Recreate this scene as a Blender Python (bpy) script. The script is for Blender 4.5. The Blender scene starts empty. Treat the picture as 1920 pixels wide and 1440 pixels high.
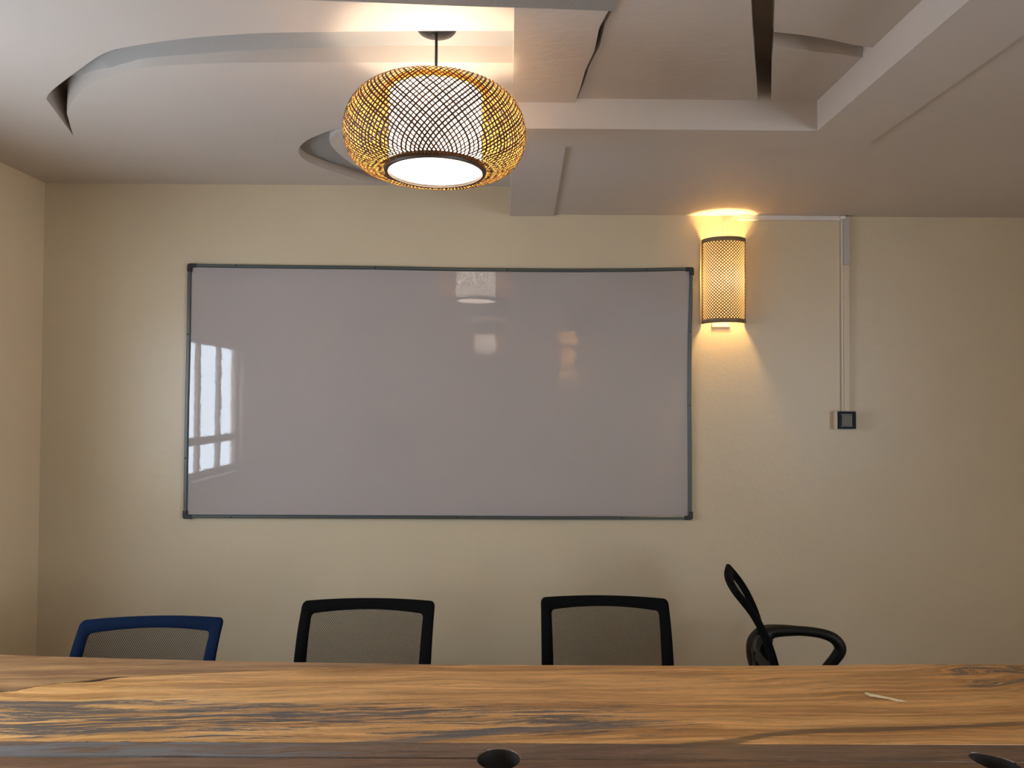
import bpy, bmesh, math, random
from mathutils import Vector, Matrix
from mathutils.geometry import tessellate_polygon
random.seed(4)
R = math.radians
PI = math.pi
sc = bpy.context.scene
COL = sc.collection

# ------------------------------------------------------------------ camera, world, exposure
F = 1331.0
CAM = Vector((0, 0, 1.6))
YAW, PITCH, ROLL = 0.008, R(1.16), 0.005
ROT = Matrix.Rotation(-YAW, 3, 'Z') @ Matrix.Rotation(PI / 2 + PITCH, 3, 'X') @ Matrix.Rotation(ROLL, 3, 'Z')
cd = bpy.data.cameras.new('camera')
cam = bpy.data.objects.new('camera', cd)
COL.objects.link(cam)
cd.sensor_fit = 'HORIZONTAL'; cd.sensor_width = 36.0; cd.lens = 36.0 * F / 1920.0
cd.clip_start = 0.02; cd.clip_end = 100
cam.matrix_world = Matrix.Translation(CAM) @ ROT.to_4x4()
sc.camera = cam

SKY = 3.5
w = bpy.data.worlds.new('world'); sc.world = w; w.use_nodes = True
bg = w.node_tree.nodes['Background']
bg.inputs[0].default_value = (0.73, 0.85, 1.0, 1); bg.inputs[1].default_value = SKY

PENDANT_GLOW = 54.0
SCONCE_GLOW = 185.0
PENDANT_COL = (1.0, 0.88, 0.68)
SCONCE_COL = (1.0, 0.64, 0.23)

sc.view_settings.view_transform = 'Standard'
sc.view_settings.look = 'None'
sc.view_settings.gamma = 1.0
sc.view_settings.use_curve_mapping = False
sc.view_settings.exposure = 2.1
sc.cycles.use_denoising = True
sc.cycles.max_bounces = 12
sc.cycles.diffuse_bounces = 6
sc.cycles.transparent_max_bounces = 16
sc.cycles.sample_clamp_indirect = 6.0
sc.cycles.caustics_reflective = False
sc.cycles.caustics_refractive = False

# portals that guide the daylight through the left window and an added, unseen right one
XL, XR, YB, YR = -2.235, 3.45, 3.43, -3.75       # inner faces of the walls
WINDOWS = [(0.80, 2.30, 1.0, 2.04, 'L'), (-2.7, -0.3, 0.75, 2.35, 'R')]   # y0, y1, z0, z1, wall; the unseen right window is added for fill
for (y0, y1, z0, z1, side) in WINDOWS:
    ld = bpy.data.lights.new('window_portal', 'AREA')
    ld.shape = 'RECTANGLE'; ld.size = z1 - z0; ld.size_y = y1 - y0
    ld.cycles.is_portal = True
    lo = bpy.data.objects.new('window_portal', ld); COL.objects.link(lo)
    lo.location = (XL - 0.13 if side == 'L' else XR + 0.13, (y0 + y1) / 2, (z0 + z1) / 2)
    lo.rotation_euler = (0, -PI / 2 if side == 'L' else PI / 2, 0)

# ------------------------------------------------------------------ where a sight line meets a real plane
def ray(px, py):
    return (ROT @ Vector(((px - 960) / F, -(py - 720) / F, -1))).normalized()
def on_z(px, py, z):
    d = ray(px, py); return CAM + d * ((z - CAM.z) / d.z)
def on_y(px, py, y):
    d = ray(px, py); return CAM + d * ((y - CAM.y) / d.y)
def xy(px, py, z):
    p = on_z(px, py, z); return (p.x, p.y)

# ------------------------------------------------------------------ material helpers
class NT:
    def __init__(s, name):
        s.m = bpy.data.materials.new(name); s.m.use_nodes = True
        s.t = s.m.node_tree; s.b = s.t.nodes['Principled BSDF']; s.out = s.t.nodes['Material Output']
    def n(s, typ, **kw):
        x = s.t.nodes.new(typ)
        for k, v in kw.items(): setattr(x, k, v)
        return x
    def link(s, a, b): s.t.links.new(a, b)
    def set(s, sock, v):
        if isinstance(v, (int, float, tuple, list)): sock.default_value = v
        else: s.link(v, sock)
    def math(s, op, a, b=0.0, c=None, clamp=False):
        x = s.n('ShaderNodeMath', operation=op, use_clamp=clamp)
        s.set(x.inputs[0], a); s.set(x.inputs[1], b)
        if c is not None: s.set(x.inputs[2], c)
        return x.outputs[0]
    def mapr(s, v, a, b, c=0.0, d=1.0, smooth=True):
        x = s.n('ShaderNodeMapRange', interpolation_type='SMOOTHSTEP' if smooth else 'LINEAR')
        s.set(x.inputs[0], v)
        for i, q in enumerate((a, b, c, d)): s.set(x.inputs[1 + i], q)
        return x.outputs[0]
    def mix(s, f, a, b, mode='MIX'):
        x = s.n('ShaderNodeMix', data_type='RGBA', blend_type=mode)
        s.set(x.inputs[0], f)
        for i, q in ((6, a), (7, b)):
            if isinstance(q, tuple) and len(q) == 3: q = q + (1,)
            s.set(x.inputs[i], q)
        return x.outputs[2]
    def coord(s, scale=(1, 1, 1), kind='Object', rot=(0, 0, 0)):
        tc = s.n('ShaderNodeTexCoord'); mp = s.n('ShaderNodeMapping')
        mp.inputs['Scale'].default_value = scale; mp.inputs['Rotation'].default_value = rot
        s.link(tc.outputs[kind], mp.inputs[0]); return mp.outputs[0]
    def noise(s, vec, scale=5.0, detail=4.0, rough=0.5, dist=0.0):
        x = s.n('ShaderNodeTexNoise')
        s.link(vec, x.inputs['Vector']); x.inputs['Scale'].default_value = scale
        x.inputs['Detail'].default_value = detail; x.inputs['Roughness'].default_value = rough
        x.inputs['Distortion'].default_value = dist
        return x.outputs['Fac']
    def bump(s, h, strength=0.2, dist=0.01):
        x = s.n('ShaderNodeBump'); x.inputs['Strength'].default_value = strength
        x.inputs['Distance'].default_value = dist
        s.link(h, x.inputs['Height']); s.link(x.outputs[0], s.b.inputs['Normal'])
    def base(s, col, rough=0.5, metal=0.0, spec=0.5):
        if isinstance(col, tuple) and len(col) == 3: col = col + (1,)
        s.set(s.b.inputs['Base Color'], col); s.set(s.b.inputs['Roughness'], rough)
        s.b.inputs['Metallic'].default_value = metal
        s.b.inputs['Specular IOR Level'].default_value = spec

def simple(name, col, rough=0.5, metal=0.0, spec=0.5, var=0.06, scale=30.0, bump=0.0):
    a = NT(name); v = a.coord()
    nz = a.noise(v, scale, 3)
    c2 = tuple(max(0, c * (1 - var * 2)) for c in col)
    a.base(a.mix(nz, tuple(col), c2), rough, metal, spec)
    if bump: a.bump(nz, bump, 0.002)
    return a.m

def painted(name, col, rough, brush=(1, 1, 1), bstr=0.25, blotch=0.06):
    a = NT(name)
    big = a.noise(a.coord(), 1.6, 3)
    fine = a.noise(a.coord(brush), 55, 5, 0.6)
    mid = a.noise(a.coord(brush), 9, 4, 0.55)
    dark = tuple(c * (1 - blotch * 2) for c in col)
    c = a.mix(big, tuple(col), dark)
    a.base(c, rough, 0, 0.4)
    h = a.math('ADD', a.math('MULTIPLY', fine, 0.35), mid)
    a.bump(h, bstr, 0.006)
    return a.m

M = {}
M['wall'] = painted('cream_wall_paint', (0.61, 0.508, 0.35), 0.36, (1, 1, 1), 0.28)
M['wall_side_lit'] = painted('cream_side_wall_brightened', (0.80, 0.65, 0.44), 0.5, (1, 1, 1), 0.12)  # colour lightened to stand in for light missing on the left wall
M['ceil'] = painted('ceiling_paint', (0.64, 0.565, 0.50), 0.6, (1, 0.35, 1), 0.22)
M['ceil_rough'] = painted('rough_ceiling_plaster', (0.64, 0.56, 0.49), 0.6, (0.5, 1.2, 1), 0.5, 0.1)
M['hole'] = simple('dark_gap_shade', (0.02, 0.013, 0.009), 0.6)  # near-black colour stands for shade inside the table's holes and crack
M['beam_plaster'] = painted('bare_grey_plaster', (0.36, 0.33, 0.30), 0.7, (1.2, 0.6, 1), 0.7, 0.15)
M['groove_shade'] = painted('grey_groove_shade', (0.40, 0.385, 0.365), 0.65, (1, 0.5, 1), 0.3, 0.08)  # greyer colour imitates the shade inside the ceiling grooves
M['floor'] = simple('floor_tile', (0.34, 0.30, 0.26), 0.35)
M['black_fab'] = simple('black_fabric', (0.007, 0.0065, 0.0065), 0.85, spec=0.05, var=0.3, scale=300, bump=0.3)
M['black_mesh'] = simple('black_mesh', (0.010, 0.010, 0.011), 0.7, var=0.2, spec=0.15)
M['navy_fab'] = simple('navy_fabric', (0.005, 0.015, 0.046), 0.85, spec=0.08, var=0.3, scale=300, bump=0.3)
M['navy_mesh'] = simple('navy_mesh', (0.03, 0.03, 0.034), 0.7, var=0.2, spec=0.15)
M['black_plastic'] = simple('black_plastic', (0.009, 0.008, 0.007), 0.45, var=0.1, spec=0.3)
M['dark_metal'] = simple('black_metal', (0.012, 0.012, 0.013), 0.35, 0.3)
M['chrome'] = simple('steel', (0.5, 0.5, 0.5), 0.25, 1.0)
M['frame_al'] = simple('anodised_frame', (0.085, 0.098, 0.094), 0.42, 0.45, var=0.05)
M['cap'] = simple('black_cap', (0.008, 0.007, 0.010), 0.4)
M['white_plastic'] = simple('white_plastic', (0.72, 0.66, 0.60), 0.4, var=0.03)
M['trunk_grey'] = simple('trunking_cover', (0.48, 0.42, 0.37), 0.5, var=0.03)
M['gloss_black'] = simple('gloss_black', (0.006, 0.006, 0.007), 0.4, spec=0.1)
M['rocker'] = simple('rocker_metal', (0.10, 0.085, 0.065), 0.45, 0.3)
M['brown_band'] = simple('brown_band', (0.22, 0.155, 0.08), 0.6, var=0.15)
M['dark_ring'] = simple('dark_brown_ring', (0.06, 0.035, 0.018), 0.45, var=0.15)
M['straw'] = simple('straw', (0.75, 0.62, 0.36), 0.6)
M['win_frame'] = simple('window_frame_paint', (0.35, 0.28, 0.22), 0.45)

def bamboo(name, col, tr):
    a = NT(name)
    nz = a.noise(a.coord((1, 1, 1)), 60, 3)
    c = a.mix(nz, tuple(col), tuple(x * 0.7 for x in col))
    a.base(c, 0.5, 0, 0.3)
    t = a.n('ShaderNodeBsdfTranslucent'); a.link(c, t.inputs[0])
    mx = a.n('ShaderNodeMixShader'); mx.inputs[0].default_value = tr
    a.link(a.b.outputs[0], mx.inputs[1]); a.link(t.outputs[0], mx.inputs[2])
    a.link(mx.outputs[0], a.out.inputs[0])
    return a.m
M['bamboo'] = bamboo('bamboo_strip', (0.95, 0.52, 0.11), 0.05)
M['bamboo_out'] = bamboo('bamboo_outer_dark', (0.09, 0.034, 0.012), 0.02)  # outer faces of the strips, coloured darker than the inner ones
M['bamboo_s'] = bamboo('bamboo_strip_light', (0.26, 0.12, 0.035), 0.08)
def liner(name, col, tr, ecol, es):
    a = NT(name)
    d = a.n('ShaderNodeBsdfDiffuse'); d.inputs[0].default_value = col + (1,)
    t = a.n('ShaderNodeBsdfTranslucent'); t.inputs[0].default_value = col + (1,)
    mx = a.n('ShaderNodeMixShader'); mx.inputs[0].default_value = tr
    a.link(d.outputs[0], mx.inputs[1]); a.link(t.outputs[0], mx.inputs[2])
    e = a.n('ShaderNodeEmission'); e.inputs[0].default_value = ecol + (1,); e.inputs[1].default_value = es
    ad = a.n('ShaderNodeAddShader'); a.link(mx.outputs[0], ad.inputs[0]); a.link(e.outputs[0], ad.inputs[1]); a.link(ad.outputs[0], a.out.inputs[0])
    return a.m
M['liner'] = liner('paper_liner', (0.94, 0.93, 0.91), 0.86, (1.0, 0.93, 0.84), 0.42)
M['liner_s'] = liner('sconce_liner', (0.94, 0.90, 0.82), 0.86, (1.0, 0.62, 0.22), 0.06)
def glow(name, col, strength):
    a = NT(name)
    e = a.n('ShaderNodeEmission'); e.inputs[0].default_value = col + (1,); e.inputs[1].default_value = strength
    a.link(e.outputs[0], a.out.inputs[0]); return a.m
M['bulb_p'] = glow('pendant_bulb', PENDANT_COL, PENDANT_GLOW)
M['bulb_s'] = glow('sconce_bulb', SCONCE_COL, SCONCE_GLOW)

def glass():
    a = NT('window_glass')
    t = a.n('ShaderNodeBsdfTransparent'); g = a.n('ShaderNodeBsdfGlossy'); g.inputs['Roughness'].default_value = 0.02
    mx = a.n('ShaderNodeMixShader'); mx.inputs[0].default_value = 0.07
    a.link(t.outputs[0], mx.inputs[1]); a.link(g.outputs[0], mx.inputs[2]); a.link(mx.outputs[0], a.out.inputs[0])
    return a.m
M['glass'] = glass()

def board_mat():
    a = NT('whiteboard_surface')
    v = a.coord((1, 1, 1))
    blot = a.noise(v, 2.2, 5, 0.6)
    c = a.mix(blot, (0.40, 0.352, 0.335), (0.365, 0.328, 0.312))
    a.base(c, 0.025, 0, 0.62)
    wav = a.noise(v, 5, 2, 0.5, 0.4)
    mid = a.noise(v, 55, 2, 0.5)
    h = a.math('ADD', a.math('MULTIPLY', wav, 0.5), a.math('MULTIPLY', mid, 0.26))
    a.bump(h, 0.07, 0.0022)
    return a.m
M['board'] = board_mat()

TZ = 0.76                                         # table top
def curve_xy(pts):
    return sorted(xy(px, py, TZ) for px, py in pts)
VEIN_R = curve_xy([(1180, 1408), (1300, 1397), (1380, 1388), (1450, 1377), (1560, 1370), (1700, 1365), (1820, 1361), (1920, 1356)])
VEIN_L = curve_xy([(300, 1402), (480, 1399), (640, 1396), (760, 1390), (870, 1379), (960, 1370), (1060, 1364)])
def wood(name, light, dark, spalt=1.0, veins=True, seed=0.0):
    a = NT(name)
    tc = a.n('ShaderNodeTexCoord'); sx = a.n('ShaderNodeSeparateXYZ'); a.link(tc.outputs['Object'], sx.inputs[0])
    X, Y = sx.outputs[0], sx.outputs[1]
    low = a.noise(a.coord((0.55, 2.2, 1)), 2.0, 3, 0.5)
    # swirl of grain towards the right end of the far edge
    sw = a.math('MULTIPLY', a.mapr(X, 0.95, 1.6), a.mapr(Y, 1.9, 2.2))
    Yw = a.math('ADD', Y, a.math('MULTIPLY', a.math('SUBTRACT', low, 0.5), a.math('ADD', a.math('MULTIPLY', sw, 0.35), 0.13)))
    Yw = a.math('ADD', Yw, a.math('MULTIPLY', X, -0.035))
    def vec(fx, fy, off):
        c = a.n('ShaderNodeCombineXYZ')
        a.link(a.math('MULTIPLY', X, fx), c.inputs[0]); a.link(a.math('MULTIPLY', Yw, fy), c.inputs[1])
        c.inputs[2].default_value = off + seed; return c.outputs[0]
    mid = a.noise(vec(0.9, 16, 1.0), 1.0, 5, 0.55, 0.3)
    fine = a.noise(vec(7, 150, 2.0), 1.0, 5, 0.7)
    pore = a.noise(vec(26, 420, 3.0), 1.0, 2, 0.6)
    col = a.mix(a.mapr(mid, 0.36, 0.64), tuple(light), tuple(dark))
    g2 = a.noise(vec(2.6, 62, 4.0), 1.0, 4, 0.6, 0.4)
    col = a.mix(a.math('MULTIPLY', a.mapr(g2, 0.5, 0.66), 0.45), col, tuple(c * 0.62 for c in dark))
    col = a.mix(a.math('MULTIPLY', a.mapr(g2, 0.5, 0.36), 0.5), col, tuple(min(1, c * 1.35) for c in light))
    col = a.mix(a.mapr(fine, 0.50, 0.74), col, tuple(c * 0.6 for c in dark))
    col = a.mix(a.math('MULTIPLY', a.mapr(pore, 0.58, 0.7), 0.35), col, (0.9, 0.62, 0.34) if spalt > 0.5 else (0.4, 0.28, 0.18))
    col = a.mix(a.math('MULTIPLY', a.mapr(pore, 0.42, 0.30), 0.30), col, tuple(c * 0.35 for c in dark))
    if spalt > 0:
        band = a.math('MULTIPLY', a.mapr(Y, 1.70, 1.80), a.mapr(Y, 2.03, 1.97))
        band = a.math('MULTIPLY', band, a.mapr(X, 0.95, 0.2, 0.25, 1.0))
        reg2 = a.math('MULTIPLY', a.mapr(X, 1.05, 1.45), a.mapr(Y, 1.99, 2.10))
        reg = a.math('MAXIMUM', band, reg2)
        if spalt < 0.9: reg = a.mapr(X, 0.35, -0.7, 0.45, 1.05)
        leftb = a.mapr(X, -0.35, -1.25, 0.0, 0.035)
        s1 = a.noise(vec(1.3, 26, 7.0), 1.0, 4, 0.6, 0.5)
        s2 = a.noise(vec(4.5, 95, 9.0), 1.0, 7, 0.78, 0.8)
        s = a.math('ADD', a.math('MULTIPLY', s1, 0.40), a.math('MULTIPLY', s2, 0.65))
        s = a.math('ADD', s, leftb)
        s = a.math('ADD', s, a.math('MULTIPLY', a.math('SUBTRACT', reg, 1.0), 0.28))
        mask = a.math('MULTIPLY', a.mapr(s, 0.533, 0.552), 0.9)
        col = a.mix(mask, col, a.mix(fine, (0.035, 0.037, 0.040), (0.12, 0.12, 0.12)) if spalt > 0.9 else a.mix(fine, (0.22, 0.225, 0.23), (0.10, 0.09, 0.085)))
    if veins:
        def vein(pts, width, colr, amt):
            x0, x1 = -2.0, 2.0; y0, y1 = 1.2, 2.6
            fc = a.n('ShaderNodeFloatCurve')
            cv = fc.mapping.curves[0]
            q = [((x - x0) / (x1 - x0), (y - y0) / (y1 - y0)) for x, y in pts]
            cv.points[0].location = (0.0, q[0][1]); cv.points[1].location = (1.0, q[-1][1])
            for x, y in q: cv.points.new(x, y)
            fc.mapping.update()
            a.link(a.mapr(X, x0, x1, 0, 1, False), fc.inputs['Value'])
            yc = a.mapr(fc.outputs[0], 0, 1, y0, y1, False)
            d = a.math('SUBTRACT', Y, a.math('ADD', yc, a.math('MULTIPLY', a.math('SUBTRACT', fine, 0.5), 0.02)))
            d = a.math('ABSOLUTE', d)
            inx = a.math('MULTIPLY', a.mapr(X, pts[0][0] - 0.05, pts[0][0] + 0.25), a.mapr(X, pts[-1][0] + 0.4, pts[-1][0] - 0.1))
            wv = a.math('MULTIPLY', a.mapr(s1 if spalt > 0 else mid, 0.3, 0.7, 0.5, 1.5), width)
            mk = a.math('SUBTRACT', 1.0, a.math('DIVIDE', d, wv), clamp=True)
            return a.math('MULTIPLY', a.math('MULTIPLY', a.mapr(mk, 0.0, 0.5), inx), amt)
        col = a.mix(vein(VEIN_R, 0.016, None, 0.75), col, (0.10, 0.062, 0.036))
        col = a.mix(vein(VEIN_L, 0.018, None, 0.75), col, (0.13, 0.12, 0.115))
    a.base(col, a.mapr(mid, 0.3, 0.7, 0.27, 0.40), 0, 0.45)
    a.bump(a.math('ADD', fine, a.math('MULTIPLY', pore, 0.5)), 0.12, 0.002)
    return a.m
M['wood'] = wood('spalted_wood', (0.74, 0.405, 0.145), (0.46, 0.22, 0.068), 1.0, True)
M['wood_back'] = wood('edge_wood', (0.42, 0.235, 0.10), (0.27, 0.135, 0.06), 0.0, False, 5.0)
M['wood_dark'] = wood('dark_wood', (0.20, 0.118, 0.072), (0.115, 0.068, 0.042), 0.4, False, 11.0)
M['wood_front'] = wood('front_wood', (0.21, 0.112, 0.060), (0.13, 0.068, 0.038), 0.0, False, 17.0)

# ------------------------------------------------------------------ object helpers
def mesh_obj(name, bm, mat, parent=None, smooth=False, flip=True):
    if flip: bmesh.ops.recalc_face_normals(bm, faces=bm.faces[:])
    me = bpy.data.meshes.new(name); bm.to_mesh(me); bm.free()
    if smooth:
        me.polygons.foreach_set('use_smooth', [True] * len(me.polygons))
        try: me.set_sharp_from_angle(angle=R(38))
        except Exception: pass
    me.materials.append(mat)
    o = bpy.data.objects.new(name, me); COL.objects.link(o)
    if parent is not None: o.parent = parent
    return o
def empty(name, loc, label, cat, rz=0.0, group=None):
    o = bpy.data.objects.new(name, None); COL.objects.link(o)
    o.location = loc; o.rotation_euler = (0, 0, rz); o.empty_display_size = 0.1
    o['label'] = label; o['category'] = cat
    if group: o['group'] = group
    return o
def structure(o): o['kind'] = 'structure'; return o

def add_box(bm, x0, x1, y0, y1, z0, z1, bev=0.0):
    vs = [bm.verts.new((x, y, z)) for z in (z0, z1) for y in (y0, y1) for x in (x0, x1)]
    fs = [bm.faces.new([vs[i] for i in q]) for q in ((0, 2, 3, 1), (4, 5, 7, 6), (0, 1, 5, 4), (2, 6, 7, 3), (0, 4, 6, 2), (1, 3, 7, 5))]
    if bev > 0:
        es = list({e for f in fs for e in f.edges})
        bmesh.ops.bevel(bm, geom=es, offset=bev, segments=2, affect='EDGES', profile=0.5)
def box(*a, bev=0.0):
    bm = bmesh.new(); add_box(bm, *a, bev=bev); return bm
def add_tube(bm, path, rad, seg=10, closed=False, cap=True, scale=(1, 1), up=Vector((0, 0, 1))):
    pts = [Vector(p) for p in path]; n = len(pts); rings = []
    if not hasattr(rad, '__len__'): rad = [rad] * n
    for i, p in enumerate(pts):
        a = pts[i - 1] if (i > 0 or closed) else p
        b = pts[(i + 1) % n] if (i < n - 1 or closed) else p
        t = (b - a).normalized()
        s = t.cross(up)
        if s.length < 1e-4: s = t.cross(Vector((0, 1, 0)))
        s.normalize(); u = s.cross(t).normalized()
        rings.append([bm.verts.new(p + s * math.cos(2 * PI * k / seg) * rad[i] * scale[0] + u * math.sin(2 * PI * k / seg) * rad[i] * scale[1]) for k in range(seg)])
    for i in range(n if closed else n - 1):
        A, B = rings[i], rings[(i + 1) % n]
        for k in range(seg): bm.faces.new((A[k], A[(k + 1) % seg], B[(k + 1) % seg], B[k]))
    if cap and not closed:
        bm.faces.new(rings[0]); bm.faces.new(rings[-1])
def add_lathe(bm, prof, seg=48, center=(0, 0, 0), a0=0.0, a1=2 * PI):
    full = abs(a1 - a0 - 2 * PI) < 1e-6
    n = seg if full else seg + 1
    rings = []
    for r, z in prof:
        if r < 1e-6: rings.append([bm.verts.new((center[0], center[1], center[2] + z))]); continue
        rings.append([bm.verts.new((center[0] + r * math.cos(a0 + (a1 - a0) * k / seg), center[1] + r * math.sin(a0 + (a1 - a0) * k / seg), center[2] + z)) for k in range(n)])
    for A, B in zip(rings, rings[1:]):
        for k in range(seg):
            k2 = (k + 1) % n
            if len(A) == 1 and len(B) == 1: continue
            if len(A) == 1: bm.faces.new((A[0], B[k], B[k2]))
            elif len(B) == 1: bm.faces.new((A[k], A[k2], B[0]))
            else: bm.faces.new((A[k], A[k2], B[k2], B[k]))
def add_prism(bm, pts, z0, z1, holes=()):
    """vertical prism over a plan outline, with open shafts where the holes are"""
    loops = [list(pts)] + [list(h) for h in holes]
    flat = [p for l in loops for p in l]
    tris = tessellate_polygon([[Vector((x, y, 0)) for x, y in l] for l in loops])
    lo = [bm.verts.new((x, y, z0)) for x, y in flat]; hi = [bm.verts.new((x, y, z1)) for x, y in flat]
    for t in tris:
        for lay, rev in ((lo, True), (hi, False)):
            f = [lay[i] for i in t]
            try: bm.faces.new(f[::-1] if rev else f)
            except ValueError: pass
    k = 0
    for l in loops:
        n = len(l)
        for i in range(n):
            j = (i + 1) % n
            bm.faces.new((lo[k + i], lo[k + j], hi[k + j], hi[k + i]))
        k += n
def spline(pts, per=6):
    """Catmull-Rom through plan or space points"""
    P = [Vector(p) for p in pts]; out = []
    for i in range(len(P) - 1):
        p0 = P[max(i - 1, 0)]; p1 = P[i]; p2 = P[i + 1]; p3 = P[min(i + 2, len(P) - 1)]
        for k in range(per):
            t = k / per
            out.append(0.5 * ((2 * p1) + (p2 - p0) * t + (2 * p0 - 5 * p1 + 4 * p2 - p3) * t * t + (3 * p1 - p0 - 3 * p2 + p3) * t ** 3))
    out.append(P[-1]); return out

# ------------------------------------------------------------------ room shell
T = 0.16
TW = 0.10     # side walls
HC = 2.63      # upper ceiling, left part
ZB = 2.485     # lowest ceiling level: beam and band round the tray
ZS = 2.494     # soffit on the right
ZT = 2.585     # tray
TOP = 2.80
structure(mesh_obj('floor', box(XL - T, XR + T, YR - T, YB + T, -0.12, 0), M['floor']))
structure(mesh_obj('wall_back', box(XL - T, XR + T, YB, YB + T, 0, TOP), M['wall']))
structure(mesh_obj('wall_rear', box(XL - T, XR + T, YR - T, YR, 0, TOP), M['wall_side_lit']))
for nm_, side, wx0, wx1 in (('wall_left', 'L', XL - TW, XL), ('wall_right', 'R', XR, XR + TW)):
    bm = bmesh.new()
    mine = [w_ for w_ in WINDOWS if w_[4] == side]
    ys = sorted([YR, YB] + [v for w_ in mine for v in w_[:2]])
    for a_, b_ in zip(ys, ys[1:]):
        hit = [w_ for w_ in mine if w_[0] <= a_ + 1e-6 and b_ <= w_[1] + 1e-6]
        if hit:
            add_box(bm, wx0, wx1, a_, b_, 0, hit[0][2]); add_box(bm, wx0, wx1, a_, b_, hit[0][3], TOP)
        else: add_box(bm, wx0, wx1, a_, b_, 0, TOP)
    structure(mesh_obj(nm_, bm, M['wall_side_lit']))

for wi, (y0, y1, z0, z1, side) in enumerate(WINDOWS):
    sg = 1 if side == 'L' else -1; wx = XL if side == 'L' else XR
    def bx(a, b, *r, **k): return box(min(wx + sg * a, wx + sg * b), max(wx + sg * a, wx + sg * b), *r, **k)
    xa, xb = sorted((wx - sg * 0.07, wx - sg * 0.04)); f = 0.045
    bm = bmesh.new()
    add_box(bm, xa, xb, y0, y0 + f, z0, z1); add_box(bm, xa, xb, y1 - f, y1, z0, z1)
    add_box(bm, xa, xb, y0 + f, y1 - f, z0, z0 + f); add_box(bm, xa, xb, y0 + f, y1 - f, z1 - f, z1)
    win = structure(mesh_obj('window_%d' % (wi + 1), bm, M['win_frame']))
    n = 4
    for k in range(1, n):
        yc = y0 + (y1 - y0) * k / n
        mesh_obj('mullion', box(xa, xb, yc - 0.022, yc + 0.022, z0 + f, z1 - f), M['win_frame'], win)
    zt = z0 + 0.26 * (z1 - z0)
    mesh_obj('transom', box(xa + 0.003, xb - 0.003, y0 + f, y1 - f, zt - 0.03, zt + 0.03), M['win_frame'], win)
    for k in range(n):
        ya = y0 + (y1 - y0) * k / n + 0.04; yb_ = y0 + (y1 - y0) * (k + 1) / n - 0.04
        mesh_obj('pane', box((xa + xb) / 2 - 0.002, (xa + xb) / 2 + 0.002, ya, yb_, z0 + 0.04, z1 - 0.04), M['glass'], win)
    mesh_obj('window_sill', bx(-0.04, 0.05, y0 - 0.03, y1 + 0.03, z0 - 0.03, z0, bev=0.004), M['win_frame'], win)

# upper ceiling with two carved grooves
def groove(outer_px, inner_px, z, per=5):
    o = [(p.x, p.y) for p in spline([xy(x, y, z) + (0,) for x, y in outer_px], per)]
    i = [(p.x, p.y) for p in spline([xy(x, y, z) + (0,) for x, y in inner_px], per)]
    return o, i
def groove_piece(outer_px, inner_px, per=5):
    o, i = groove(outer_px, inner_px, HC, per)
    o = [(0.06, o[0][1])] + o; i = i + [(0.06, i[-1][1])]
    return o + i
G1 = groove_piece([(966, 58), (800, 58), (600, 60), (470, 63), (350, 72), (250, 86), (195, 100), (140, 137), (95, 172), (87, 186)],
                  [(137, 254), (128, 222), (127, 206), (150, 172), (185, 150), (240, 133), (290, 124), (400, 119), (500, 117), (700, 117), (966, 118)])
G2 = groove_piece([(966, 214), (860, 218), (740, 225), (640, 240), (600, 252), (570, 267), (560, 284), (575, 302), (625, 322), (700, 343), (780, 355), (850, 362)],
                  [(852, 360), (790, 350), (720, 334), (670, 313), (635, 288), (618, 266), (626, 252), (642, 245), (720, 234), (860, 227), (966, 222)])
bm = bmesh.new()
CO = [(XL - 0.02, YR), (0.12, YR), (0.12, YB + 0.02), (XL - 0.02, YB + 0.02)]
add_prism(bm, CO, HC, HC + 0.168, [G1, G2])
ceiling = structure(mesh_obj('ceiling', bm, M['ceil'], flip=False))
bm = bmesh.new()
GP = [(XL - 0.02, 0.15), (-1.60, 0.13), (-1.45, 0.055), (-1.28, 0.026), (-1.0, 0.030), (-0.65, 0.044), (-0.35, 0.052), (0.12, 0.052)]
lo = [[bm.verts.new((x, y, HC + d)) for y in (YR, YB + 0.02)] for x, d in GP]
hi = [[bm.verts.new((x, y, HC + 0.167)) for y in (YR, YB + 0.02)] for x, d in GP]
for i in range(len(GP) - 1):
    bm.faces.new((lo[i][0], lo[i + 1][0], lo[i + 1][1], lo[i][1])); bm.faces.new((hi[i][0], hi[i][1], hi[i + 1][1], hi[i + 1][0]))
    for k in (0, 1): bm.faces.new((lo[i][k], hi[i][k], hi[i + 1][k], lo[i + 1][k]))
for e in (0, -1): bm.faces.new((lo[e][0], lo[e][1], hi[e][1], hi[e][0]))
mesh_obj('groove_back', bm, M['groove_shade'], ceiling)['label'] = 'back of the carved grooves, coloured greyer to stand for their shade'

P = lambda px, py, z: xy(px, py, z)
yband = P(1250, 243, ZB)[1]; ylip = P(1250, 277, ZB)[1]
xt = P(1535, 243, ZB)[0]; xo = P(1620, 276, ZB)[0]
xb0 = P(957, 403, ZB)[0]; xb1 = P(1040, 400, ZB)[0]; xb2 = P(1060, 278, ZB)[0]
print('DBG', yband, ylip, xt, xo, xb0, xb1, xb2, 'trench', P(800, 58, HC), P(800, 118, HC))
# beam that runs towards the back wall
bm = bmesh.new()
add_prism(bm, [(xb0, yband), (xb2, yband), (xb2, ylip), (xb1, YB + 0.02), (xb0, YB + 0.02)], ZB, TOP)
mesh_obj('beam', bm, M['ceil'], ceiling)
# band round the tray
bm = bmesh.new()
add_prism(bm, [(xb2, yband), (xt, yband), (xt, YR), (xo, YR), (xo, ylip - 0.05), (xo - 0.05, ylip), (xb2, ylip)], ZB, TOP)
mesh_obj('tray_border', bm, M['ceil'], ceiling)
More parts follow.
